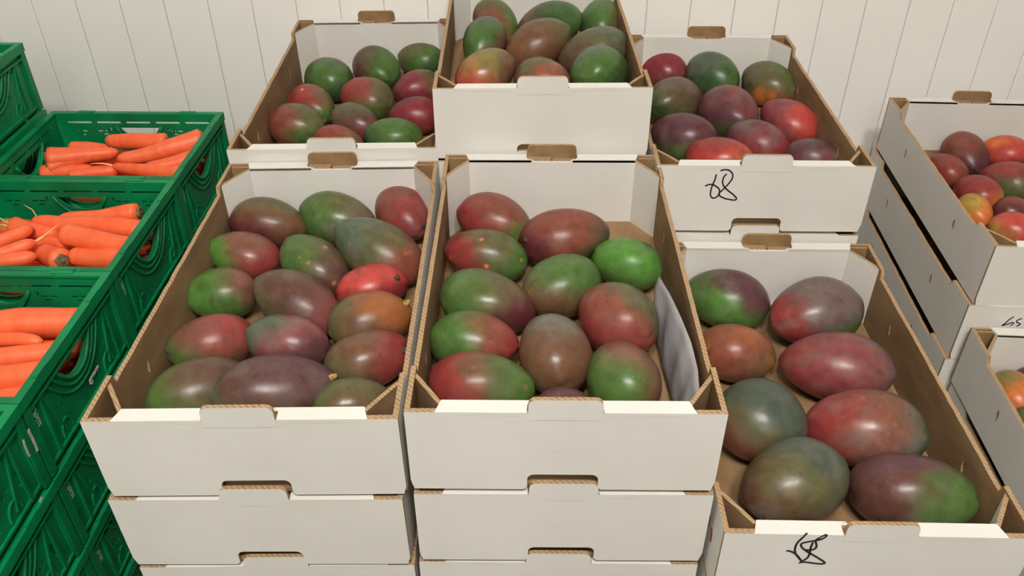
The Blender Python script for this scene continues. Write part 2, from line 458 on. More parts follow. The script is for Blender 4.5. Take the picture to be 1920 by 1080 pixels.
FIT = {'A': [-0.25654, 0.57881, -0.57217, -0.00644, 0.0, 0.01236], 'B': [0.04898, 0.57236, -0.5586, -0.01569, 0.0, 0.0], 'C': [-0.25402, 1.10249, -0.54715, -0.00057, 0.02297, 0.00637], 'D': [0.04309, 1.09978, -0.4634, 0.00236, 0.0, 0.0], 'E': [0.35067, 1.04884, -0.55644, -0.02473, 0.0, 0.0], 'F': [0.35431, 0.52577, -0.67854, -0.0279, 0.0, 0.0], 'G': [0.83368, 1.00061, -0.66509, -0.06767, 0.0, 0.0], 'H': [0.79902, 0.47091, -0.80039, -0.06691, 0.0, 0.0]}
CENT = {}
def carton_frame(k, drop):
    x, y, z, a, tx, ty = FIT[k]
    ca, sa = math.cos(a), math.sin(a)
    return (x - sa * L/2, y + ca * L/2, z + CAM_H - H - drop), (tx, -ty, a)
proto = make_carton(); first = [True]
def carton(k, drop, label, group, dx=0., dy=0., da=0.):
    if first[0]: t = proto; first[0] = False
    else: t = copy_tree(proto)
    loc, rot = carton_frame(k, drop)
    t.location = (loc[0] + dx, loc[1] + dy, loc[2]); t.rotation_euler = (rot[0], rot[1], rot[2] + da)
    tag(t, label, 'carton', group)
    return t
ORD = ['first', 'second', 'third', 'fourth', 'fifth', 'sixth']
STACKS = {
 'A': (5, .110, [('open white carton with sixteen mangoes at the front left', 0, 0, 0), ('second white carton down in the front left stack, beside the green crates', -.0025, -.002, -.006), ('third white carton down in the front left stack, cut off below', -.001, -.001, .004)], 'buried low in the front left stack'),
 'B': (5, .1115, [('open white carton at the front middle with a grey paper sheet inside', 0, 0, 0), ('second white carton down in the front middle stack', .0005, -.001, .004), ('third white carton down in the front middle stack, cut off below', 0, 0, -.003)], 'buried low in the front middle stack'),
 'C': (5, .1125, [('open white carton at the rear left in front of the wall, beside the carrots', 0, 0, 0)], 'buried low in the rear left stack'),
 'D': (6, .1098, [('highest open white carton, raised in the rear middle', 0, 0, 0)], 'buried low in the rear middle stack'),
 'E': (5, .1118, [('open white carton at the rear right with a handwritten 68 on its front', 0, 0, 0), ('white carton directly under the rear right carton marked 68', 0, 0, .003)], 'buried low in the rear right stack'),
 'F': (4, .1100, [('open white carton at the front right with eight large mangoes and black scribble', 0, 0, 0)], 'buried low in the front right stack'),
 'G': (4, .1040, [('open white carton at the far right rear with stained side and red mangoes', 0, 0, 0), ('white carton at the far right, second down, with black handwriting on its front', -.007, 0, .003), ('white carton at the far right, third down under the stained carton', -.011, -.002, -.004)], 'buried low in the far right rear stack'),
 'H': (3, .1080, [('open white carton at the far right front, cut by the picture edge', 0, 0, 0)], 'buried low in the far right front stack'),
}
CART = {}
for k, (n, step, tops, hid) in STACKS.items():
    for i in range(n):
        if i < len(tops):
            lb, dx, dy, da = tops[i]; t = carton(k, i * step, lb, 'mango cartons', dx, dy, da)
        else:
            t = carton(k, i * step, 'white mango carton, %s from the top of the %s' % (ORD[i], hid.replace('buried low in the ', '')), 'mango cartons', rng.uniform(-.002, .002), 0, rng.uniform(-.004, .004))
        CART[k, i] = t
# low pallet under the far right rear stack
t = empty('wooden_pallet', (CART['G', 3].location.x, CART['G', 3].location.y, 0), CART['G', 3].rotation_euler.z)
tag(t, 'low wooden pallet under the far right rear cartons', 'pallet')
ph = CART['G', 3].location.z - .0005
for i in range(5):
    b = MB(); yy = -.225 + i * .112; b.box(-.15, .15, yy - .04, yy + .04, ph - .012, ph); b.build('board', [WOODM], t)
for i in range(3):
    b = MB(); xx = -.12 + i * .12; b.box(xx - .02, xx + .02, -.26, .26, 0, ph - .0125); b.build('skid', [WOODM], t)

# handwriting on the cartons
MARKS = [('E', 0, 'handwriting', [[(-0.06741, 0.0918), (-0.06791, 0.08414), (-0.06996, 0.07642), (-0.07143, 0.06651), (-0.07101, 0.05867), (-0.06765, 0.05439), (-0.06333, 0.05479), (-0.06014, 0.05876), (-0.05916, 0.06519), (-0.06098, 0.06943), (-0.06517, 0.07293), (-0.07048, 0.07571), (-0.07598, 0.07531), (-0.08034, 0.07316)], [(-0.05279, 0.09226), (-0.05572, 0.08911), (-0.05719, 0.08213), (-0.0561, 0.07653), (-0.05253, 0.07092), (-0.04616, 0.0653), (-0.03913, 0.05966), (-0.03393, 0.05397), (-0.036, 0.05107), (-0.04233, 0.05174), (-0.05074, 0.05382), (-0.05818, 0.05806), (-0.05877, 0.06235), (-0.05512, 0.06736), (-0.0515, 0.07234), (-0.04696, 0.07942), (-0.0443, 0.08642), (-0.04521, 0.09266), (-0.04957, 0.09746), (-0.05591, 0.09913), (-0.06237, 0.09736)]], 0.0021, 'front'), ('F', 0, 'handwriting', [[(-0.07152, 0.10759), (-0.07504, 0.09944), (-0.078, 0.09258), (-0.07872, 0.08503), (-0.07729, 0.07746), (-0.07351, 0.07128), (-0.0687, 0.06437)], [(-0.08643, 0.07996), (-0.08243, 0.07939), (-0.07647, 0.07539), (-0.07181, 0.06922), (-0.06813, 0.06368)], [(-0.07077, 0.06147), (-0.06444, 0.06273), (-0.05538, 0.06123), (-0.04819, 0.06038), (-0.04522, 0.06189), (-0.04841, 0.06569), (-0.05778, 0.07315), (-0.06493, 0.07851), (-0.0713, 0.08455), (-0.0738, 0.0886), (-0.07318, 0.09204), (-0.06846, 0.09421), (-0.06163, 0.09644), (-0.05609, 0.09863), (-0.05269, 0.10277), (-0.05283, 0.10544), (-0.05621, 0.10334), (-0.05962, 0.0992), (-0.06106, 0.09578), (-0.05898, 0.08971), (-0.05886, 0.08492), (-0.06217, 0.08206), (-0.06819, 0.08188)], [(-0.06321, 0.09368), (-0.06371, 0.08546), (-0.06293, 0.07718), (-0.06371, 0.07017), (-0.06739, 0.06441)]], 0.0022, 'front'), ('G', 1, 'handwriting', [[(-0.0799, 0.08707), (-0.08476, 0.08124), (-0.08829, 0.07449), (-0.09174, 0.0696), (-0.08667, 0.07174), (-0.0794, 0.07585), (-0.07646, 0.07458), (-0.07952, 0.06971)], [(-0.06706, 0.08394), (-0.06984, 0.08287), (-0.07286, 0.07992), (-0.07264, 0.07711), (-0.06747, 0.07453), (-0.06642, 0.0727), (-0.07035, 0.0692)]], 0.0018, 'front'), ('F', 0, 'printed_mark', [[(-0.20574, 0.06656), (-0.20562, 0.05691), (-0.20518, 0.04752)], [(-0.21872, 0.06219), (-0.22209, 0.05613), (-0.22272, 0.0457)]], 0.0045, 'left')]
def front_fn(u, v, w): return (u, -L/2 - w, v)
def left_fn(u, v, w): return (-W/2 - w, u, v)
for (k, i, nm, strokes, wd, face) in MARKS:
    b = MB()
    for s in strokes:
        s = spline(s, 6)
        if face == 'front': b.ribbon(s, wd, .00035, front_fn)
        else: b.ribbon([(-u, v) for u, v in s], wd, .00035, lambda u, v, w: left_fn(-u, v, w))
    o = link(nm, b.mesh(nm), CART[k, i], [INKK if face == 'front' else INKR])
    o['label'] = {'E': 'black handwritten number 68', 'F': 'black marker scribble', 'G': 'black handwritten number, partly hidden'}[k] if face == 'front' else 'red printed mark'

# ------------------------------------------------------------------ mangoes
PAL = dict(
 dg=(58, 88, 50), g=(80, 114, 52), G=(88, 144, 56), t=(94, 108, 86), o=(108, 102, 64), b=(124, 86, 60), rb=(142, 76, 60), r=(152, 58, 54), bo=(176, 104, 60), dt=(84, 96, 82), db=(108, 68, 58),
 c=(136, 46, 54), C=(204, 74, 66), p=(142, 74, 74), u=(104, 64, 70), m=(104, 46, 50), O=(220, 118, 58), y=(196, 156, 70), s=(140, 88, 70),
 pb=(106, 72, 60), gp=(124, 100, 96), oy=(150, 132, 68), gr=(128, 128, 116))
KF = dict(r=.90, c=.92, p=.88, rb=.88, g=.90, G=.90, dg=.88, O=.93, C=.90, y=.90, t=.84, bo=.86, oy=.86)
PAL = {k: tuple((v * .95 + .05 * q) * KF.get(k, .84) for v, q in zip(c, (104, 88, 66))) for k, c in PAL.items()}
MANGO_POS = {'A': [[-0.3421, 1.0335, -0.6361, 0.0541, 0.0365, 0.0343, -0.0842, -0.1542], [-0.2472, 1.043, -0.6345, 0.0554, 0.0383, 0.036, -0.2641, -0.1413], [-0.1553, 1.0594, -0.6366, 0.05, 0.0363, 0.0341, 2.065, 0.1153], [-0.3605, 0.9594, -0.6398, 0.0486, 0.0322, 0.0303, -0.1151, -0.1857], [-0.2607, 0.9294, -0.636, 0.0531, 0.0351, 0.033, 2.4668, 0.2774], [-0.1772, 0.951, -0.6291, 0.0658, 0.0408, 0.0384, -0.4513, -0.3173], [-0.3661, 0.8703, -0.6391, 0.045, 0.0339, 0.0318, 0.1418, -0.0047], [-0.2652, 0.8428, -0.6331, 0.0589, 0.0378, 0.0355, -0.4851, -0.2852], [-0.1784, 0.8874, -0.6427, 0.0454, 0.0301, 0.0283, 0.3015, 0.0409], [-0.1708, 0.8136, -0.6375, 0.0506, 0.0355, 0.0334, 0.3136, 0.0213], [-0.3521, 0.774, -0.6394, 0.0486, 0.0336, 0.0316, 0.3664, -0.0152], [-0.2634, 0.774, -0.6392, 0.0495, 0.0333, 0.0313, -0.1924, -0.1459], [-0.1642, 0.7439, -0.6392, 0.049, 0.0338, 0.0317, 0.4257, 0.0483], [-0.3417, 0.6889, -0.637, 0.0539, 0.0361, 0.034, 0.5338, 0.0226], [-0.256, 0.6843, -0.6334, 0.0655, 0.0399, 0.0375, 0.2509, -0.0556], [-0.1724, 0.6724, -0.6426, 0.0426, 0.0302, 0.0284, 0.2271, -0.0034]], 'B': [[-0.0235, 1.0141, -0.6215, 0.0544, 0.0378, 0.0355, 2.6879, 0.1222], [0.0704, 0.9683, -0.6199, 0.0597, 0.0396, 0.0373, 0.1178, 0.0814], [-0.0334, 0.9312, -0.6237, 0.0542, 0.0355, 0.0334, -0.214, -0.1103], [0.1488, 0.915, -0.6254, 0.0458, 0.034, 0.032, -0.4846, -0.0176], [-0.0299, 0.8254, -0.6207, 0.0581, 0.0386, 0.0363, -0.2917, -0.1132], [0.0609, 0.8568, -0.6202, 0.0516, 0.0396, 0.0372, 0.4952, -0.0157], [0.1227, 0.7896, -0.6177, 0.0532, 0.0421, 0.0396, -1.029, 0.0787], [-0.0442, 0.756, -0.6241, 0.0505, 0.0354, 0.0332, -0.1127, -0.0329], [0.0465, 0.7327, -0.6206, 0.0531, 0.039, 0.0367, -1.4579, -0.063], [-0.0332, 0.683, -0.6237, 0.0558, 0.0357, 0.0336, -0.0836, -0.0506], [0.0533, 0.6459, -0.6309, 0.0336, 0.0281, 0.0264, 0.0723, -0.0214], [0.1186, 0.6888, -0.6215, 0.0496, 0.0381, 0.0358, -1.4084, 0.0268]], 'C': [[-0.3338, 1.4886, -0.6082, 0.0524, 0.04, 0.0376, -0.8167, 0.0551], [-0.2502, 1.5356, -0.6079, 0.0541, 0.0402, 0.0378, -0.9849, -0.1041], [-0.1729, 1.5964, -0.6143, 0.0455, 0.0336, 0.0316, 2.915, 0.0605], [-0.3431, 1.3786, -0.6122, 0.0483, 0.0356, 0.0335, -0.8388, -0.123], [-0.253, 1.4066, -0.6102, 0.0507, 0.0379, 0.0356, -0.5786, -0.0569], [-0.1678, 1.4572, -0.6143, 0.0464, 0.0335, 0.0315, 0.4276, 0.094], [-0.3543, 1.3028, -0.6115, 0.0482, 0.0366, 0.0344, -0.3684, 0.0111], [-0.2579, 1.3148, -0.6146, 0.0451, 0.033, 0.031, 2.5508, 0.1246], [-0.1612, 1.3473, -0.6158, 0.0463, 0.0321, 0.0302, -3.0649, 0.0234], [-0.2775, 1.2524, -0.6188, 0.0393, 0.0287, 0.027, 2.9559, 0.0754], [-0.1905, 1.2673, -0.6163, 0.0465, 0.0315, 0.0296, -3.0782, 0.056]], 'D': [[-0.0261, 1.4978, -0.5116, 0.0515, 0.036, 0.0338, 2.1072, 0.5019], [0.0673, 1.4768, -0.5089, 0.0592, 0.0418, 0.0393, 0.3032, 0.291], [0.1618, 1.5117, -0.5133, 0.0514, 0.0377, 0.0354, -1.7063, -0.2748], [-0.0456, 1.4143, -0.5138, 0.0492, 0.0347, 0.0327, 1.261, 0.4518], [0.0463, 1.3893, -0.5091, 0.0579, 0.0398, 0.0374, 0.3704, 0.3946], [0.1352, 1.36, -0.5114, 0.0579, 0.0385, 0.0362, 0.1291, 0.3164], [-0.0389, 1.2784, -0.514, 0.0514, 0.0371, 0.0349, 0.592, 0.2566], [0.0483, 1.2601, -0.5175, 0.0452, 0.0347, 0.0326, -0.5516, 0.0883], [0.1386, 1.2745, -0.5108, 0.0545, 0.0416, 0.0391, 1.0476, -0.1327]], 'E': [[0.2863, 1.5593, -0.6212, 0.0479, 0.0362, 0.034, 2.5289, 0.0046], [0.375, 1.5151, -0.6153, 0.0562, 0.0424, 0.0399, -1.0771, -0.0157], [0.4694, 1.4793, -0.6176, 0.053, 0.04, 0.0376, -0.9377, -0.0165], [0.2838, 1.4005, -0.6154, 0.0543, 0.042, 0.0395, -2.4529, 0.1282], [0.3698, 1.3489, -0.6143, 0.0574, 0.0436, 0.041, -1.1172, 0.0105], [0.466, 1.325, -0.6203, 0.052, 0.0362, 0.034, -0.7977, -0.2083], [0.2795, 1.2648, -0.6175, 0.0535, 0.0401, 0.0377, -0.4874, -0.0148], [0.3944, 1.2485, -0.6204, 0.0517, 0.0367, 0.0345, -0.6484, -0.123], [0.3249, 1.1981, -0.6226, 0.0523, 0.0347, 0.0326, -0.3053, -0.03], [0.4689, 1.2028, -0.6249, 0.043, 0.0323, 0.0303, -0.4652, -0.0056]], 'F': [[0.3079, 0.9856, -0.7366, 0.0594, 0.0433, 0.0407, -0.3852, -0.0064], [0.423, 0.9459, -0.7318, 0.0658, 0.0483, 0.0454, 0.256, 0.0373], [0.2973, 0.8713, -0.7407, 0.0501, 0.0389, 0.0366, 2.8052, -0.0003], [0.4192, 0.8343, -0.7343, 0.0693, 0.0457, 0.0429, -0.2795, 0.0538], [0.2955, 0.7344, -0.7309, 0.0536, 0.0494, 0.0464, 2.6463, -0.0128], [0.4179, 0.7215, -0.7329, 0.0679, 0.0471, 0.0443, -0.2027, 0.049], [0.3115, 0.6424, -0.7341, 0.063, 0.046, 0.0432, -2.7165, -0.0401], [0.4377, 0.6274, -0.7362, 0.0647, 0.0436, 0.041, -0.236, 0.0706]], 'G': [[0.8337, 1.4134, -0.729, 0.0505, 0.0362, 0.034, -1.4327, -0.2035], [0.912, 1.4238, -0.7317, 0.0437, 0.0342, 0.0321, 2.6784, 0.0197], [0.7818, 1.3677, -0.7363, 0.0398, 0.0292, 0.0274, -1.1192, -0.0957], [0.7963, 1.2774, -0.7331, 0.0417, 0.0326, 0.0306, 2.0478, -0.0931], [0.8644, 1.3109, -0.7293, 0.0474, 0.0368, 0.0346, -0.946, 0.0484], [0.7715, 1.2268, -0.7386, 0.0364, 0.0266, 0.025, 1.6172, 0.1311], [0.8344, 1.2213, -0.7379, 0.0353, 0.0275, 0.0259, 2.9789, 0.0684], [0.8064, 1.163, -0.7355, 0.039, 0.0302, 0.0283, 2.553, 0.0017]], 'H': [[0.7335, 0.9216, -0.8675, 0.0444, 0.0337, 0.0317, 1.3637, -0.0008], [0.7797, 0.9481, -0.8715, 0.036, 0.0293, 0.0275, 0.4304, -0.1137], [0.7404, 0.8618, -0.8714, 0.0377, 0.0295, 0.0277, -0.081, -0.0315]]}
CN = {'A': 'front left carton', 'B': 'front middle carton', 'C': 'rear left carton', 'D': 'highest carton', 'E': 'rear right carton',
      'F': 'front right carton', 'G': 'far right rear carton', 'H': 'far right front carton'}
# look | place | C1 | C2 dir thr | C3 dir thr | bloom spots | stem
MANGO = {
'A': [
 ('brown mango with maroon underside', 'rear left corner', 'b', 'm', (-.5, .8), .2, 'o', (.2, -1), .45, .1, 0, None),
 ('greyish green mango', 'middle of the rear row', 'o', 'g', (-.7, .1), -.1, 'b', (.9, .5), .5, .35, .3, None),
 ('small red mango with dark stem scar', 'rear right corner', 'r', 'p', (.3, .4), .2, 'rb', (-.7, -.7), .45, .15, 0, (.72, .1)),
 ('mango, lime green left and pink right', 'second row at the left wall', 's', 'G', (-1, .1), .2, 'r', (.9, .6), .5, .15, 0, None),
 ('dark green and brown mango pointing down right', 'second row centre', 'o', 'g', (-.8, -.3), .05, 'pb', (.7, .7), .2, .2, .5, None),
 ('large olive brown mango', 'second row at the right wall', 'o', 't', (-.7, -.6), .3, 'rb', (1, .5), .4, .25, .2, None),
 ('mostly green mango', 'third row at the left wall', 'g', 'G', (-.8, .3), .2, 's', (.9, -.6), .55, .05, 0, None),
 ('large purplish brown mango', 'third row centre', 'pb', 'p', (.8, .6), .55, 'o', (-.9, -.2), .5, .3, 0, None),
 ('bright coral red mango with black stem scar', 'third row at the right', 'C', 'r', (-.2, 1), .35, 'c', (1, .8), .6, .05, 0, (.52, -.42)),
 ('brown mango with orange right end', 'fourth row at the right', 'b', 'bo', (.9, -.5), .35, 'o', (-.9, .2), .5, .1, 0, (.72, -.62)),
 ('mango, red above and lime green below', 'fourth row at the left wall', 's', 'g', (-.5, 1), .15, 'r', (.6, -.5), .35, .2, 0, None),
 ('pink purple mango with green upper left', 'fourth row centre', 'p', 't', (-.8, -.6), .35, 'u', (.6, .6), .2, .4, 0, None),
 ('brown mango with red right end and stem scar', 'right side near the front', 'b', 'r', (1, .0), .35, 'o', (-.7, .6), .35, .15, 0, (.8, -.2)),
 ('green and brown mango', 'front left corner', 'o', 'g', (-.9, .2), .1, 'pb', (.6, -.4), .35, .15, 0, None),
 ('largest purple brown mango', 'front middle behind the tab', 'pb', 't', (-.9, .4), .45, 'u', (.4, -.6), .3, .3, 0, (.82, -.45)),
 ('half hidden tan and green mango', 'front right corner', 'b', 'g', (-.9, .2), .3, 'o', (0, -.8), .2, .2, 0, None)],
'B': [
 ('red brown mango with green right end', 'rear left corner', 'rb', 'g', (.8, .7), .45, 'r', (-.9, .3), .35, .1, 0, None),
 ('broad red brown mango with dark green right edge', 'middle of the rear row', 'rb', 'dg', (1, .4), .6, 'm', (-.8, .5), .35, .1, 0, (-.72, -.1)),
 ('orange-spotted red and green mango', 'second row at the left wall', 'o', 'r', (-.9, .1), .15, 'g', (.9, .4), .4, .1, 1, (.75, .4)),
 ('bright green mango', 'rear right beside the paper', 'G', 't', (.7, -.5), .75, 'g', (-.4, .8), .5, .1, 0, None),
 ('mango, green left and dark red right', 'third row at the left wall', 'o', 'g', (-.9, .0), .2, 'm', (.8, .5), .25, .25, .2, None),
 ('mango, green above and brown below', 'centre of the box', 'o', 'g', (.5, -.8), .05, 'b', (-.4, .8), .3, .1, 0, None),
 ('round red mango with olive edge', 'right side, touching the paper sheet', 'rb', 'r', (-.4, .6), .2, 'o', (.7, -.7), .4, .2, 0, None),
 ('glossy mango, green left and orange red right', 'fourth row at the left wall', 'g', 'rb', (1, -.2), .1, 'r', (1, .4), .55, .05, 0, None),
 ('brown mango standing upright with grey top', 'fourth row centre', 'b', 'gr', (0, -1), .65, 'o', (-.5, .6), .6, .1, 0, None),
 ('mango, red left and green right', 'front left corner', 'o', 'r', (-.9, -.2), .2, 'g', (.9, .1), .25, .1, .2, None),
 ('small red brown mango mostly hidden', 'front middle behind the tab', 'rb', 'r', (.2, .5), .3, 'u', (0, -1), .4, .2, 0, None),
 ('green mango with rosy top', 'front right corner', 'g', 's', (.1, -1), .5, 'b', (1, .3), .45, .05, 0, None)],
'C': [
 ('all green mango', 'rear left corner', 'g', 'dg', (.5, .6), .3, 't', (0, -1), .6, .1, 0, None),
 ('green mango with dark brown left side', 'rear middle', 'g', 'pb', (-.9, -.3), .25, 'dg', (.3, .8), .5, .1, 0, None),
 ('olive green mango', 'rear right corner', 'g', 'o', (-.4, -.6), .2, 'dg', (.8, .6), .5, .1, 0, None),
 ('pale-spotted red and green mango', 'second row at the left wall', 'r', 'g', (.7, .6), .2, 'o', (.6, -.2), .4, .1, 1, None),
 ('mango, red above and green below', 'centre of the box', 'r', 'g', (.3, .9), .15, 'o', (.9, -.2), .45, .15, 0, None),
 ('dark red mango', 'second row at the right wall', 'c', 'm', (-.5, .5), .3, 'o', (.8, -.6), .6, .15, 0, None),
 ('orange brown and grey green mango', 'front left corner', 'rb', 'g', (.6, .5), .25, 'o', (.6, -.6), .3, .1, 0, None),
 ('brown mango with pinkish red lower side', 'third row centre', 'pb', 'c', (.4, .7), .2, 'o', (-.2, -.9), .35, .15, 0, None),
 ('glossy crimson mango', 'front right by the raised carton', 'c', 'r', (.3, .5), .3, 'm', (-.5, -.6), .4, .05, 0, None),
 ('half hidden red mango', 'front middle behind the tab', 'rb', 'r', (-.4, -.2), .1, 'o', (.8, .3), .35, .1, 0, None),
 ('long green mango', 'front row at the right', 'g', 'dg', (-.7, .4), .3, 'y', (.8, .5), .85, .1, 0, None)],
'D': [
 ('brown red and green mango', 'rear left corner', 'rb', 'g', (.8, -.2), .3, 'o', (-.2, -.9), .5, .1, 0, None),
 ('large dark green mango', 'rear middle', 'dg', 'b', (-.8, .3), .3, 'g', (.7, -.4), .5, .1, 0, None),
 ('upright green mango', 'rear right corner', 'g', 'b', (.8, .6), .5, 'dg', (-.7, .2), .45, .05, 0, None),
 ('narrow blue green mango', 'second row at the left wall', 'g', 'b', (.6, .5), .4, 't', (-.2, -.8), .45, .15, 0, None),
 ('orange brown mango slanting across', 'centre of the box', 'b', 'bo', (-.3, .3), .3, 'o', (.7, -.6), .4, .1, 0, None),
 ('dark brown and olive mango', 'second row at the right wall', 'o', 'pb', (-.5, .4), .15, 't', (.6, -.7), .45, .15, 0, None),
 ('yellow olive mango with coral red end', 'front left corner', 'oy', 'C', (-.6, .8), .2, 'b', (1, .0), .4, .05, 0, None),
 ('olive mango with coral blush', 'front middle behind the tab', 'o', 'C', (.35, .4), -.05, 'b', (.8, 0), .5, .05, 0, None),
 ('glossy plain green mango', 'front right corner', 'g', 'dg', (.8, .5), .4, 't', (-.2, -.9), .6, .05, 0, None)],
'E': [
 ('pinkish red mango', 'rear left corner', 'c', 'p', (.2, .4), .2, 'r', (.8, .3), .4, .15, 0, None),
 ('dark green mango', 'rear middle', 'dg', 'g', (.3, .3), .1, 't', (-.4, -.8), .35, .25, 0, None),
 ('olive mango with orange underside', 'rear right corner', 'o', 'g', (.5, -.3), .25, 'O', (.2, 1), .5, .15, 0, None),
 ('dull olive brown mango', 'second row at the left', 'o', 'pb', (.4, -.4), .15, 'dg', (-.4, .9), .4, .3, 0, None),
 ('purple pink mango with green lower tip', 'centre of the box', 'u', 'r', (.1, -.1), .25, 'g', (-.1, 1), .5, .35, 0, None),
 ('bright pink red mango', 'right wall', 'C', 'p', (-.6, .2), .15, 'c', (-.7, -.7), .5, .2, 0, None),
 ('purple mango with green underside', 'front left corner', 'u', 'm', (.2, -.5), .3, 'g', (-.3, 1), .45, .35, 0, None),
 ('crimson mango', 'front row centre', 'c', 'u', (-.4, -.6), .2, 'rb', (-.2, .9), .45, .35, 0, None),
 ('red and yellow mango', 'front left behind the handwritten 68', 'C', 'oy', (.7, .7), .3, 'r', (-.5, -.6), .3, .05, 0, None),
 ('purplish red mango', 'front right corner', 'c', 'u', (-.2, -.6), .0, 'o', (.9, .4), .5, .35, 0, None)],
'F': [
 ('mango, purple above and bright green below', 'rear left corner', 'u', 'G', (-.5, .8), .1, 'g', (-.9, -.2), .5, .4, 0, None),
 ('grey purple mango with red left side', 'rear right', 'gp', 'r', (-.9, .6), .35, 'g', (.7, .8), .7, .6, 0, None),
 ('orange red and green mango', 'second at the left wall', 'rb', 'o', (.6, .6), .3, 'bo', (-.1, -.2), .1, .1, .3, None),
 ('long pinkish red mango', 'right side, second from the rear', 'p', 'r', (-.7, .3), .5, 'gp', (1, .1), .55, .4, 0, None),
 ('greyish green mango with reddish underside', 'left wall, third from the rear', 'o', 'dt', (.3, -.5), .0, 'rb', (-.5, .7), .45, .35, 0, None),
 ('large mango, red left and blue green right', 'right side, third from the rear', 's', 'r', (-.9, -.2), .5, 't', (.9, .1), .5, .4, .15, None),
 ('dark olive mango with grey bloom', 'front left', 'o', 'db', (-.5, .3), .25, 'dt', (.5, -.6), .35, .45, 0, (-.2, .75)),
 ('long mango, maroon left and green right', 'front right', 'g', 'db', (-.9, -.2), .2, 'u', (.0, -1), .6, .3, 0, None)],
'G': [
 ('maroon mango showing its stem end', 'rear left corner', 'm', 'rb', (-.4, -.5), .2, 'u', (.2, .7), .4, .2, 0, (.2, .3)),
 ('bright red mango', 'rear row, right of the maroon one', 'C', 'c', (.2, .6), .3, 'O', (-.6, -.5), .5, .05, 0, None),
 ('small red brown mango', 'against the left wall', 'rb', 'r', (-.3, .1), .1, 'o', (.5, .7), .5, .1, 0, None),
 ('red mango with orange yellow right end', 'second row', 'r', 'O', (.5, .6), .25, 'y', (1, .6), .7, .05, 0, None),
 ('olive green mango with reddish top', 'right, behind the dark red mango', 'o', 'r', (-.4, -.8), .3, 'g', (-.2, .6), .4, .1, 0, None),
 ('small yellow orange mango', 'left wall near the front', 'O', 'y', (-.6, -.4), .25, 'C', (.3, .8), .5, .0, 0, None),
 ('dark red brown mango', 'front right, behind the brightest red one', 'm', 'rb', (.3, -.4), .2, 'b', (.7, .3), .4, .2, 0, None),
 ('coral red mango with yellow left tip', 'front corner', 'C', 'y', (-1, .2), .6, 'r', (.5, .2), .3, .05, 0, None)],
'H': [
 ('orange mango', 'against the left wall', 'O', 'C', (.2, .9), .35, 'oy', (-.5, -.8), .65, .0, 0, None),
 ('dark red mango', 'at the picture edge', 'm', 'r', (.3, .3), .3, 'rb', (-.5, .2), .3, .1, 0, None),
 ('green mango', 'at the picture edge', 'g', 'dg', (.3, .3), .3, 'o', (-.5, .2), .3, .1, 0, None)],
}
def mango_mesh(a, b, c, seed):
    r = random.Random(seed)
    nu, nv = 36, 22
    sgn = r.choice((-1, 1)); egg = r.uniform(.05, .12) * sgn; bend = r.uniform(.03, .07) * r.choice((-1, 1)); beak = r.uniform(.02, .06)
    p1, p2 = r.uniform(0, 6), r.uniform(0, 6)
    V = []; F = []
    def pt(th, ph):
        x = math.cos(th); s = math.sin(th); y = s * math.cos(ph); z = s * math.sin(ph)
        # blunter ends than an ellipsoid, one end broader, slightly kidney shaped
        k = 1 + egg * x + .035 * s * s - .02
        wob = 1 + .012 * math.sin(3 * ph + p1 + 2 * x) + .010 * math.sin(2 * ph + 4 * x + p2)
        y2 = y * k * wob + bend * (1 - x * x) * .5 - bend * .25
        z2 = z * k * wob
        x2 = x * wob + beak * .3 * max(0., -sgn * x) ** 6 * -sgn * .5
        return (x2 * a, y2 * b, z2 * c)
    V.append(pt(0, 0))
    for i in range(1, nv):
        for k in range(nu): V.append(pt(math.pi * i / nv, 2 * math.pi * k / nu))
    V.append(pt(math.pi, 0))
    for k in range(nu): F.append((0, 1 + k, 1 + (k + 1) % nu))
    for i in range(nv - 2):
        o = 1 + i * nu
        for k in range(nu): F.append((o + k, o + nu + k, o + nu + (k + 1) % nu, o + (k + 1) % nu))
    o = 1 + (nv - 2) * nu
    for k in range(nu): F.append((o + k, len(V) - 1, o + (k + 1) % nu))
    me = bpy.data.meshes.new('mango'); me.from_pydata(V, [], F); me.update()
    return me, pt
idx = 0
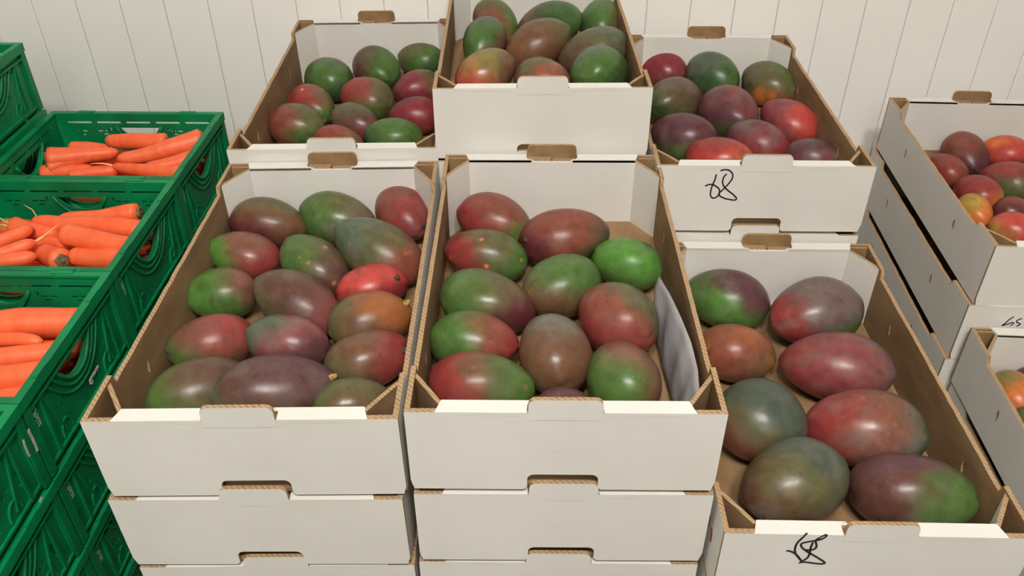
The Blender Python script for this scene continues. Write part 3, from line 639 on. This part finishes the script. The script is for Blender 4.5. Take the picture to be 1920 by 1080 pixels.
for kb in 'ABCDEFGH':
    for (pos, row) in zip(MANGO_POS[kb], MANGO[kb]):
        x, y, z, a, b_, c_m, yaw, tilt = pos
        look, place, C1, C2, d2, t2, C3, d3, t3, bloom, spots, stem = row
        a *= 1.025; b_ *= 1.03; c_m *= 1.03
        me, pt = mango_mesh(a, b_, c_m, idx * 7 + 3)
        rz = Matrix.Rotation(yaw, 3, 'Z') @ Matrix.Rotation(-tilt, 3, 'Y'); inv = rz.transposed()
        ctr = Vector((x, y, z + CAM_H)); toc = (Vector((0, 0, CAM_H)) - ctr).normalized()
        def dirloc(d):
            v = CAM_RIGHT * d[0] - CAM_UP * d[1]
            v = inv @ v
            return Vector((v.x / a, v.y / b_, v.z / c_m))
        mt = mango_mat(idx, PAL[C1], PAL[C2], dirloc(d2), t2, PAL[C3], dirloc(d3), t3, bloom, spots)
        o = link('mango', me, None, [mt], True)
        o.location = ctr; o.rotation_euler = (0, -tilt, yaw)
        lab = look + ', ' + place.replace(' the ', ' ').replace('of box', 'of the box') + ', ' + CN[kb]
        tag(o, lab, 'mango', 'mangoes in the ' + CN[kb])
        if stem:
            f = math.sqrt(max(0, 1 - stem[0] ** 2 - stem[1] ** 2))
            n = inv @ (CAM_RIGHT * stem[0] - CAM_UP * stem[1] + toc * f)
            # surface point with that outward normal on the ellipsoid
            q = Vector((n.x * a * a, n.y * b_ * b_, n.z * c_m * c_m)); q /= math.sqrt((n.x * a) ** 2 + (n.y * b_) ** 2 + (n.z * c_m) ** 2)
            n.normalize(); t1 = n.orthogonal().normalized(); t2_ = n.cross(t1)
            yel = look.startswith('brown mango with orange') or look.startswith('largest')
            bb = MB(); V = []; nseg = 8; rads = (.0045, .0038, .0022)
            for li, (rr_, hh) in enumerate(((.0042, -.003), (.0036, .0012), (.002, .0024 if not yel else .006))):
                for k in range(nseg):
                    an = 2 * math.pi * k / nseg; V.append(q + (t1 * math.cos(an) + t2_ * math.sin(an)) * rr_ * (1 + .15 * math.sin(k * 2.3)) + n * hh)
            F = [tuple((l_ * nseg + k, l_ * nseg + (k + 1) % nseg, (l_ + 1) * nseg + (k + 1) % nseg, (l_ + 1) * nseg + k)) for l_ in range(2) for k in range(nseg)] + [tuple(2 * nseg + k for k in range(nseg))]
            bb.add(V, F); so = bb.build('stem', [STEMY if yel else STEMM], o, True)
            so['label'] = 'short yellowish stem stub' if yel else 'dark stem scar'
        idx += 1

# grey paper sheet standing along the right wall of the front middle carton
top = [(.1775, .845, .528), (.183, .795, .536), (.187, .745, .541), (.190, .700, .543), (.190, .660, .5405), (.187, .628, .534)]
bot = [(.174, .835, .474), (.172, .790, .4715), (.172, .745, .4715), (.1735, .705, .4715), (.175, .675, .4715), (.177, .645, .4715)]
nu, nv = 26, 8
def pl(P, t):
    f = t * (len(P) - 1); i = min(int(f), len(P) - 2); return Vector(P[i]).lerp(Vector(P[i + 1]), f - i)
V = []; F = []
for i in range(nu + 1):
    for j in range(nv + 1):
        p = pl(bot, i / nu).lerp(pl(top, i / nu), j / nv)
        p.x += .0022 * math.sin(i * .9 + j * .5) * math.sin(math.pi * j / nv) - .004 * math.sin(math.pi * j / nv)
        V.append(p)
for i in range(nu):
    for j in range(nv):
        q = i * (nv + 1) + j; F.append((q, q + 1, q + nv + 2, q + nv + 1))
b = MB(); b.add(V, F); pp = b.build('paper_sheet', [TISSUE], None, True)
md = pp.modifiers.new('thick', 'SOLIDIFY'); md.thickness = .0004
tag(pp, 'crumpled grey paper sheet standing inside the front middle carton', 'paper')

# ------------------------------------------------------------------ green crates
XR, Y0, ZR, CA, CL, CW, CH = (-0.50864, 1.41215, -0.63596, -0.02548, 0.24756, 0.30836, 0.11834)
CSTEP = .1221
def make_crate():
    t = empty('green_crate')
    hx, hy, hc = CW / 2 - .0006, CL / 2 - .0006, CH
    b = MB()
    def ring(ox, oy, wd, z0, z1):
        b.box(-ox, ox, -oy, -oy + wd, z0, z1); b.box(-ox, ox, oy - wd, oy, z0, z1)
        b.box(-ox, -ox + wd, -oy + wd, oy - wd, z0, z1); b.box(ox - wd, ox, -oy + wd, oy - wd, z0, z1)
    ring(hx, hy, .010, hc - .005, hc); ring(hx, hy, .003, hc - .014, hc - .005)
    # raised stacking lugs on the rim
    for sx in (-1, 1):
        for yy in (-.07, .07): b.box(*sorted((sx * hx, sx * (hx - .006))), yy - .012, yy + .012, hc, hc + .0012)
    for sy in (-1, 1):
        for xx in (-.09, .09): b.box(xx - .014, xx + .014, *sorted((sy * hy, sy * (hy - .006))), hc, hc + .0012)
    b.build('rim', [GREEN], t)
    b = MB(); b.box(-hx + .008, hx - .008, -hy + .008, hy - .008, 0, .005); b.build('base', [GREEN], t)
    ins, th = .0065, .0035
    def hole(cx_, cz, w_, h_, r_=None): return rrect(cx_ - w_/2, cx_ + w_/2, cz - h_/2, cz + h_/2, r_ or min(w_, h_) * .45, 3)
    def grip(wd, zt, zb):
        pts = [(-wd, zt), (wd, zt)]
        for k in range(1, 12):
            a = k / 12; u = wd * (1 - 2 * a); pts.append((u, zt - (zt - zb) * (1 - abs(1 - 2 * a) ** 2.6)))
        return pts
    def u_rib(wd, zt, zb, n=14, pw=2.4):
        return [((-wd + 2 * wd * k / n), zt - (zt - zb) * (1 - abs(-1 + 2 * k / n) ** pw)) for k in range(n + 1)]
    for (nm, half, fns) in (('end_panel', hx - .010, [lambda u, v, w: (u, -hy + ins - w, v), lambda u, v, w: (-u, hy - ins + w, v)]),
                            ('side_panel', hy - .010, [lambda u, v, w: (hx - ins + w, u, v), lambda u, v, w: (-hx + ins - w, -u, v)])):
        for q, fn in enumerate(fns):
            outer = [(-half, .004), (half, .004), (half, hc - .004), (-half, hc - .004)]
            holes = []
            nsl = 5 if nm == 'end_panel' else 4
            step = 2 * (half - .012) / nsl
            for i in range(nsl):
                cxx = -half + .012 + step * (i + .5); holes.append(hole(cxx, hc - .0175, step * .84, .0042))
            gw = .036 if nm == 'end_panel' else .040
            holes.append(grip(gw, hc - .027, hc - .048 if nm == 'end_panel' else hc - .056))
            for sx in (-1, 1):
                for (dx, dz, w_, h_) in ((.060, .034, .010, .003), (.072, .034, .010, .003), (.063, .040, .010, .003), (.052, .030, .003, .008), (.046, .066, .003, .009), (.054, .070, .003, .009), (.062, .066, .003, .009), (.084, .074, .005, .022)):
                    if dx + .006 < half: holes.append(hole(sx * dx, hc - dz, w_, h_))
                if nm == 'end_panel':
                    for (dx, dz) in ((.100, .034), (.112, .034), (.104, .041), (.100, .080), (.112, .086)): holes.append(hole(sx * dx, hc - dz, .009, .003))
            for dx in (-.03, -.018, .018, .03): holes.append(hole(dx, hc - .094, .003, .008))
            b = MB(); b.sheet([outer] + holes, th, fn, (0, 0, 0)); p = b.build(nm, [GREEN], t)
            b = MB()
            # swept ribs under the hand hole, on both faces
            for (wd, zt, zb, rr_) in ((gw + .006, hc - .024, hc - .0595, .0028), (gw + .018, hc - .022, hc - .068, .0022), (gw + .030, hc - .022, hc - .077, .0020)):
                for w_ in ((.0008, -th - .0008) if wd < gw + .01 else (.0008,)):
                    b.tube([fn(u, v, w_) for u, v in u_rib(wd, zt, zb)], rr_, 6)
            o = b.build('grip_rib', [GREEN], p, True)
            b = MB()
            def bar(u0, u1, v0, v1, d=.0032):
                b.sheet([[(u0, v0), (u1, v0), (u1, v1), (u0, v1)]], d, lambda u, v, w: fn(u, v, w + d), (0, 0, 0))
            for sx in (-1, 1):
                for uu in (half - .004, half - .026): bar(sx * uu - .0018, sx * uu + .0018, .006, hc - .022)
                # slanting struts
                b.sheet([[(sx * (half - .028), hc - .024), (sx * (half - .031), hc - .024), (sx * (half - .052), .018), (sx * (half - .049), .018)][::sx]], .0026, lambda u, v, w: fn(u, v, w + .0026), (0, 0, 0))
                ar = [(sx * (.060 + .012 * math.cos(math.pi * k / 8)), .014 + .020 * math.sin(math.pi * k / 8)) for k in range(9)]
                b.tube([fn(u, v, .0006) for u, v in ar], .0016, 6)
            bar(-half, half, hc - .025, hc - .0225, .0045); bar(-half, half, .006, .010, .003)
            b.build('stiffening_rib', [GREEN], p)
            if nm == 'side_panel':
                # maker's lettering, reading downwards beside the corner
                b = MB(); wd = .0011
                glyph = [[(0, 0), (0, 5)], [(0, 3.6), (1.2, 5), (2.6, 4.6), (3, 3.2), (3, 0)],
                         [(4.6, 2.6), (7.4, 2.6), (7.2, 4.2), (6, 5), (4.8, 4.2), (4.5, 2.6), (4.9, .8), (6.1, 0), (7.4, .7)],
                         [(9, 0), (9, 5)], [(9, 3.6), (10, 5), (11, 4.4), (11.3, 3), (11.3, 0)], [(11.3, 3.4), (12.4, 5), (13.4, 4.4), (13.7, 3), (13.7, 0)]]
                sc = .00175; u0, v0 = -half + .008, hc - .031
                for g in glyph:
                    pts = [(u0 + sc * gy, v0 - sc * gx) for gx, gy in g]
                    b.ribbon(spline(pts, 4) if len(pts) > 2 else pts, wd, .0005, fn)
                b.build('lettering', [PRINT], p)['label'] = 'pale printed lettering'
    for sx in (-1, 1):
        for sy in (-1, 1):
            b = MB(); o_, i_ = .0015, .0115
            poly = [(hx - o_, hy - o_), (hx - .030, hy - o_), (hx - .030, hy - .0035), (hx - i_, hy - .0045), (hx - .0045, hy - i_), (hx - .0035, hy - .030), (hx - o_, hy - .030)]
            poly = [(hx - .0015, hy - .0015), (hx - .014, hy - .0015), (hx - .014, hy - .010), (hx - .010, hy - .014), (hx - .0015, hy - .014)]
            poly = [(sx * px, sy * py) for px, py in poly]
            if sx * sy < 0: poly.reverse()
            b.prism(poly, .0, hc - .014); b.build('corner_post', [GREEN], t)
    return t
ca, sa = math.cos(CA), math.sin(CA)
def crate_pos(i, j): return (XR + ca * i - sa * j, Y0 + sa * i + ca * j)
crate_proto = make_crate(); cfirst = [True]
def crate(i, j, lvl, label, group):
    if cfirst[0]: t = crate_proto; cfirst[0] = False
    else: t = copy_tree(crate_proto)
    x, y = crate_pos(i, j)
    t.location = (x, y, ZR + CAM_H - CH - lvl * CSTEP); t.rotation_euler = (0, 0, CA)
    tag(t, label, 'crate', group); return t
names = ['rear', 'middle', 'near', 'nearest']
TOPL = ['green plastic crate of carrots against the wall, rearmost of the top row', 'green plastic crate of carrots, middle of the top row', 'green plastic crate of carrots at the left edge, beside the front left carton', 'green plastic crate at the left edge, closest to the viewer']
LOW2 = ['green plastic crate buried below the rear carrot crate', 'green plastic crate under the middle carrot crate, mostly behind the carton', 'green plastic crate directly under the near carrot crate', 'green plastic crate under the closest crate at the lower left corner']
CRATES = {}
for k in range(4):
    for lv in range(4):
        if lv == 0: lb, g = TOPL[k], 'green crates'
        elif lv == 1: lb, g = LOW2[k], 'green crates'
        else: lb, g = 'green plastic crate, %s from the top of the %s crate stack' % (ORD[lv], names[k]), 'green crates'
        CRATES[k, lv] = crate(-CW/2, -(k + .5) * CL, lv, lb, g)
for lv in range(-1, 4):
    crate(-CW * 1.5 - .013, -.5 * CL + .006, lv, 'green plastic crate standing highest at the upper left by the wall' if lv < 0 else 'green plastic crate, %s from the top of the upper left wall stack' % ORD[lv + 1], 'green crates')
# scraps of old labels stuck to the crate sides
SCR = [(2, 0, [(0.0029, 0.03512), (0.00886, 0.03687), (0.01999, 0.03677), (0.03029, 0.03755)], 0.004), (2, 0, [(0.00874, 0.02983), (0.00387, 0.03424)], 0.006), (3, 0, [(0.12213, 0.08112), (0.12241, 0.06929), (0.12236, 0.05678), (0.1215, 0.04836)], 0.0045), (3, 0, [(0.10982, 0.07899), (0.10792, 0.06945), (0.10737, 0.06003), (0.10848, 0.05464)], 0.003), (3, 1, [(0.09836, 0.12094), (0.09175, 0.11884)], 0.005)]
for (k, lv, pts, wd) in SCR:
    b = MB(); b.ribbon(pts, wd, .0006, lambda u, v, w: (CW/2 - .0006 - .0065 + .0045 + w, u, v))
    o = link('label_scrap', b.mesh('label_scrap'), CRATES[k, lv], [LABELSCRAP]); o['label'] = 'torn pale label scrap'

# ------------------------------------------------------------------ carrots
CARR = [('1', -0.5893, 1.3388, -0.658, -0.6992, 1.3462, -0.658, 0.0137, 0.0101), ('1', -0.5243, 1.3402, -0.652, -0.6613, 1.2901, -0.666, 0.0174, 0.0089), ('1', -0.5052, 1.304, -0.666, -0.6093, 1.267, -0.672, 0.0153, 0.0088), ('1', -0.5408, 1.2571, -0.676, -0.6659, 1.2788, -0.672, 0.0132, 0.0062), ('1', -0.7736, 1.2836, -0.66, -0.6647, 1.3096, -0.662, 0.0169, 0.0081), ('1', -0.762, 1.3424, -0.67, -0.6942, 1.3396, -0.672, 0.0101, 0.0074), ('1', -0.7699, 1.2742, -0.672, -0.6973, 1.2943, -0.658, 0.0133, 0.008), ('1', -0.7837, 1.2707, -0.681, -0.6991, 1.2773, -0.678, 0.0125, 0.0089), ('1', -0.7366, 1.2665, -0.684, -0.6599, 1.2825, -0.681, 0.0107, 0.009), ('1', -0.7291, 1.3158, -0.682, -0.6671, 1.3307, -0.686, 0.01, 0.0083), ('2', -0.5542, 1.1008, -0.656, -0.6795, 1.1001, -0.666, 0.0135, 0.0064), ('2', -0.5368, 1.0659, -0.666, -0.7159, 1.0959, -0.666, 0.0141, 0.0088), ('2', -0.5368, 1.0217, -0.666, -0.6491, 1.0455, -0.658, 0.0129, 0.0154), ('2', -0.7435, 1.0892, -0.672, -0.6687, 1.0712, -0.676, 0.0135, 0.0094), ('2', -0.7403, 1.0188, -0.662, -0.6949, 1.0601, -0.656, 0.0106, 0.0085), ('2', -0.7297, 0.9943, -0.662, -0.6709, 1.0183, -0.654, 0.0111, 0.0075), ('2', -0.7262, 0.9843, -0.666, -0.6625, 0.9937, -0.662, 0.0104, 0.0089), ('2', -0.6285, 0.9933, -0.67, -0.7121, 1.0553, -0.686, 0.0149, 0.0102), ('2', -0.531, 0.9967, -0.672, -0.6293, 1.0143, -0.676, 0.0142, 0.0114), ('2', -0.6949, 1.0695, -0.686, -0.6307, 1.0462, -0.688, 0.0111, 0.0093), ('3', -0.5345, 0.8502, -0.666, -0.6553, 0.8339, -0.66, 0.0175, 0.0159), ('3', -0.6423, 0.8061, -0.662, -0.5694, 0.8041, -0.66, 0.0097, 0.0071), ('3', -0.5395, 0.7948, -0.67, -0.6322, 0.7829, -0.666, 0.0116, 0.0102), ('3', -0.5417, 0.7552, -0.67, -0.6133, 0.7448, -0.666, 0.0156, 0.0136), ('3', -0.5501, 0.7314, -0.68, -0.6111, 0.7301, -0.68, 0.0105, 0.0093), ('3', -0.5462, 0.8379, -0.688, -0.5646, 0.7918, -0.692, 0.0115, 0.0091)]
CLAB = [('long orange carrot lying along the rear wall in the rear crate', ()), ('thick orange carrot slanting up to the right rim, topmost in the rear crate', ()), ('orange carrot leaning on the right wall under the topmost carrot in the rear crate', ()), ('orange carrot with a pale thin root tip near the front right in the rear crate', ('root',)), ('blunt orange carrot at the left with its smooth top catching light in the rear crate', ()), ('small orange carrot half hidden behind the blunt left carrot in the rear crate', ()), ('orange carrot crossing over at the left front in the rear crate', ()), ('orange carrot low against the front wall at the left in the rear crate', ()), ('orange carrot low against the front wall at the middle in the rear crate', ()), ('orange carrot glimpsed in the gap under the crossing carrots in the rear crate', ()), ('orange carrot with a cut brown crown by the right wall, rearmost in the middle crate', ()), ('long orange carrot with a pale root hair at its tip in the middle crate', ('hair',)), ('stout orange carrot slanting to the right wall in the middle crate', ()), ('dull shaded orange carrot with pale green leaf stubs in the middle crate', ('leaf',)), ('slim orange carrot pointing up to the rear at the left in the middle crate', ('extA',)), ('orange carrot with a long whip-like pale root at the left in the middle crate', ('root', 'extA')), ('blunt-tipped orange carrot at the left front in the middle crate', ('extA',)), ('orange carrot showing its round brown crown at the front wall in the middle crate', ()), ('orange carrot low at the right front in the middle crate', ()), ('orange carrot glimpsed in the dark gap of the pile in the middle crate', ()), ('thickest orange carrot, rearmost and long in the near crate', ('extB',)), ('short-tipped orange carrot under the thickest one in the near crate', ('extA',)), ('long straight orange carrot across the middle in the near crate', ('extB',)), ('thick orange carrot second from the front wall in the near crate', ('extB',)), ('orange carrot pressed against the front wall in the near crate', ('extB',)), ('orange carrot seen through the handle hole in the near crate', ())]
CNAME = {'1': 'rear', '2': 'middle', '3': 'near'}
def carrot(A, B, ra, rb, label, group, extras=(), seed=0, tip=True):
    r = random.Random(seed + 100)
    A = Vector(A); B = Vector(B); d = B - A; ln = d.length
    o_root = empty('carrot', A); q = Vector((1, 0, 0)).rotation_difference(d.normalized()); o_root.rotation_mode = 'QUATERNION'; o_root.rotation_quaternion = q
    n, seg = 26, 16
    V = []; F = []; p1, p2, p3 = r.uniform(0, 6), r.uniform(0, 6), r.uniform(0, 6)
    bd = r.uniform(-.04, .04) * ln
    for i in range(n + 1):
        t = i / n
        if t < .06: k = math.sqrt(max(0, 1 - ((.06 - t) / .06) ** 2)) * .55 + .45
        else: k = 1
        rad = (ra + (rb - ra) * t) * k
        if tip and t > .86: rad *= max(.10, math.sqrt(max(0, 1 - ((t - .86) / .145) ** 2)))
        rad *= 1 + .022 * math.sin(t * 11 + p1) + .010 * math.sin(t * 31 + p2)
        cyy = bd * math.sin(math.pi * t); czz = .012 * ln * math.sin(2 * math.pi * t + p3) * math.sin(math.pi * t)
        for k2 in range(seg):
            a = 2 * math.pi * k2 / seg; wob = 1 + .03 * math.sin(3 * a + p2 + t * 2)
            V.append((t * ln, cyy + rad * wob * math.cos(a), czz + rad * wob * math.sin(a)))
    for i in range(n):
        for k2 in range(seg):
            F.append((i * seg + k2, (i + 1) * seg + k2, (i + 1) * seg + (k2 + 1) % seg, i * seg + (k2 + 1) % seg))
    F.append(tuple(range(seg))); F.append(tuple(n * seg + k for k in range(seg - 1, -1, -1)))
    b = MB(); b.add(V, F); b.build('body', [CARROT], o_root, True)
    # cut crown
    b = MB(); V = []; F = []
    for (xx, rr_) in ((.004, .62), (-.0015, .56), (-.003, .40), (-.001, .22), (-.004, .12)):
        for k2 in range(seg):
            a = 2 * math.pi * k2 / seg; m_ = rr_ * ra * (1 + .10 * math.sin(5 * a + p1)); V.append((xx, m_ * math.cos(a), m_ * math.sin(a)))
    for i in range(4):
        for k2 in range(seg): F.append((i * seg + (k2 + 1) % seg, (i + 1) * seg + (k2 + 1) % seg, (i + 1) * seg + k2, i * seg + k2))
    F.append(tuple(4 * seg + k for k in range(seg)))
    b.add(V, F); cr = b.build('crown', [CROWN], o_root, True)
    if 'leaf' in extras:
        for k in range(4):
            b = MB(); a = k * 1.6; e = Vector((-.016 - .004 * k, .008 * math.cos(a), .008 * math.sin(a) + .004)); b.tube([(0, .2 * ra * math.cos(a), .2 * ra * math.sin(a)), tuple(e * .5), tuple(e)], [.0016, .0014, .0008], 6); b.build('leaf_stub', [LEAFM], cr, True)
    if 'root' in extras:
        b = MB(); inv = q.inverted(); pts = []
        for k in range(7):
            t = k / 6; pts.append(Vector((ln * .985 + .034 * t, .012 * t * t, 0)) + inv @ Vector((0, 0, .010 * t)))
        b.tube(pts, [rb * .26 * (1 - .9 * k / 6) + .0004 for k in range(7)], 6); b.build('root', [ROOTM], o_root, True)
    if 'hair' in extras:
        b = MB(); inv = q.inverted(); b.tube([Vector((ln * .93, 0, 0)), Vector((ln * .96, 0, 0)) + inv @ Vector((-.004, .006, .016)), Vector((ln * .97, 0, 0)) + inv @ Vector((-.016, .012, .020))], [.0009, .0008, .0004], 6); b.build('root_hair', [ROOTM], o_root, True)
    tag(o_root, label, 'carrot', group)
    return o_root
for i, (row, (lb, ex)) in enumerate(zip(CARR, CLAB)):
    c, ax, ay, az, bx, by, bz, ra, rb = row
    A = Vector((ax, ay, az + CAM_H)); B = Vector((bx, by, bz + CAM_H)); d = (B - A).normalized()
    # ends that leave the picture go on to a natural length
    if 'extB' in ex: B = B + d * .06
    if 'extA' in ex: A = A - d * .06
    # keep the crown inside the crate wall
    for P_, o_, r_ in ((A, B, ra), (B, A, rb)):
        lim = XR + (P_.y - Y0) * -math.tan(CA) * -1 - .016
        lim = XR - sa / ca * (P_.y - Y0) - .0125
        if P_.x > lim - .003:
            dd = (P_ - o_); s = (lim - .003 - o_.x) / dd.x; P_.xyz = o_ + dd * s
    carrot(A, B, ra * 1.12, rb * 1.12, lb, 'carrots in the %s crate' % CNAME[c], ex, i)
# carrots underneath that carry the visible ones
for c, k in (('1', 0), ('2', 1), ('3', 2)):
    for lay in range(2):
        for i in range(6):
            jj = -(k + .5) * CL + (-.5 + (i + .5) / 6) * (CL - .05)
            x0, y0 = crate_pos(-.024, jj); x1, y1 = crate_pos(-CW + .03, jj)
            zz = ZR + CAM_H - CH + .005 + .0175 + lay * .030
            A, B = ((x0, y0, zz), (x1, y1, zz)) if (i + lay) % 2 else ((x1, y1, zz), (x0, y0, zz))
            carrot(A, B, .0165, .010, 'orange carrot buried under the top layer in the %s crate' % CNAME[c], 'buried carrots of the %s crate' % CNAME[c], (), 50 + i + lay * 7)
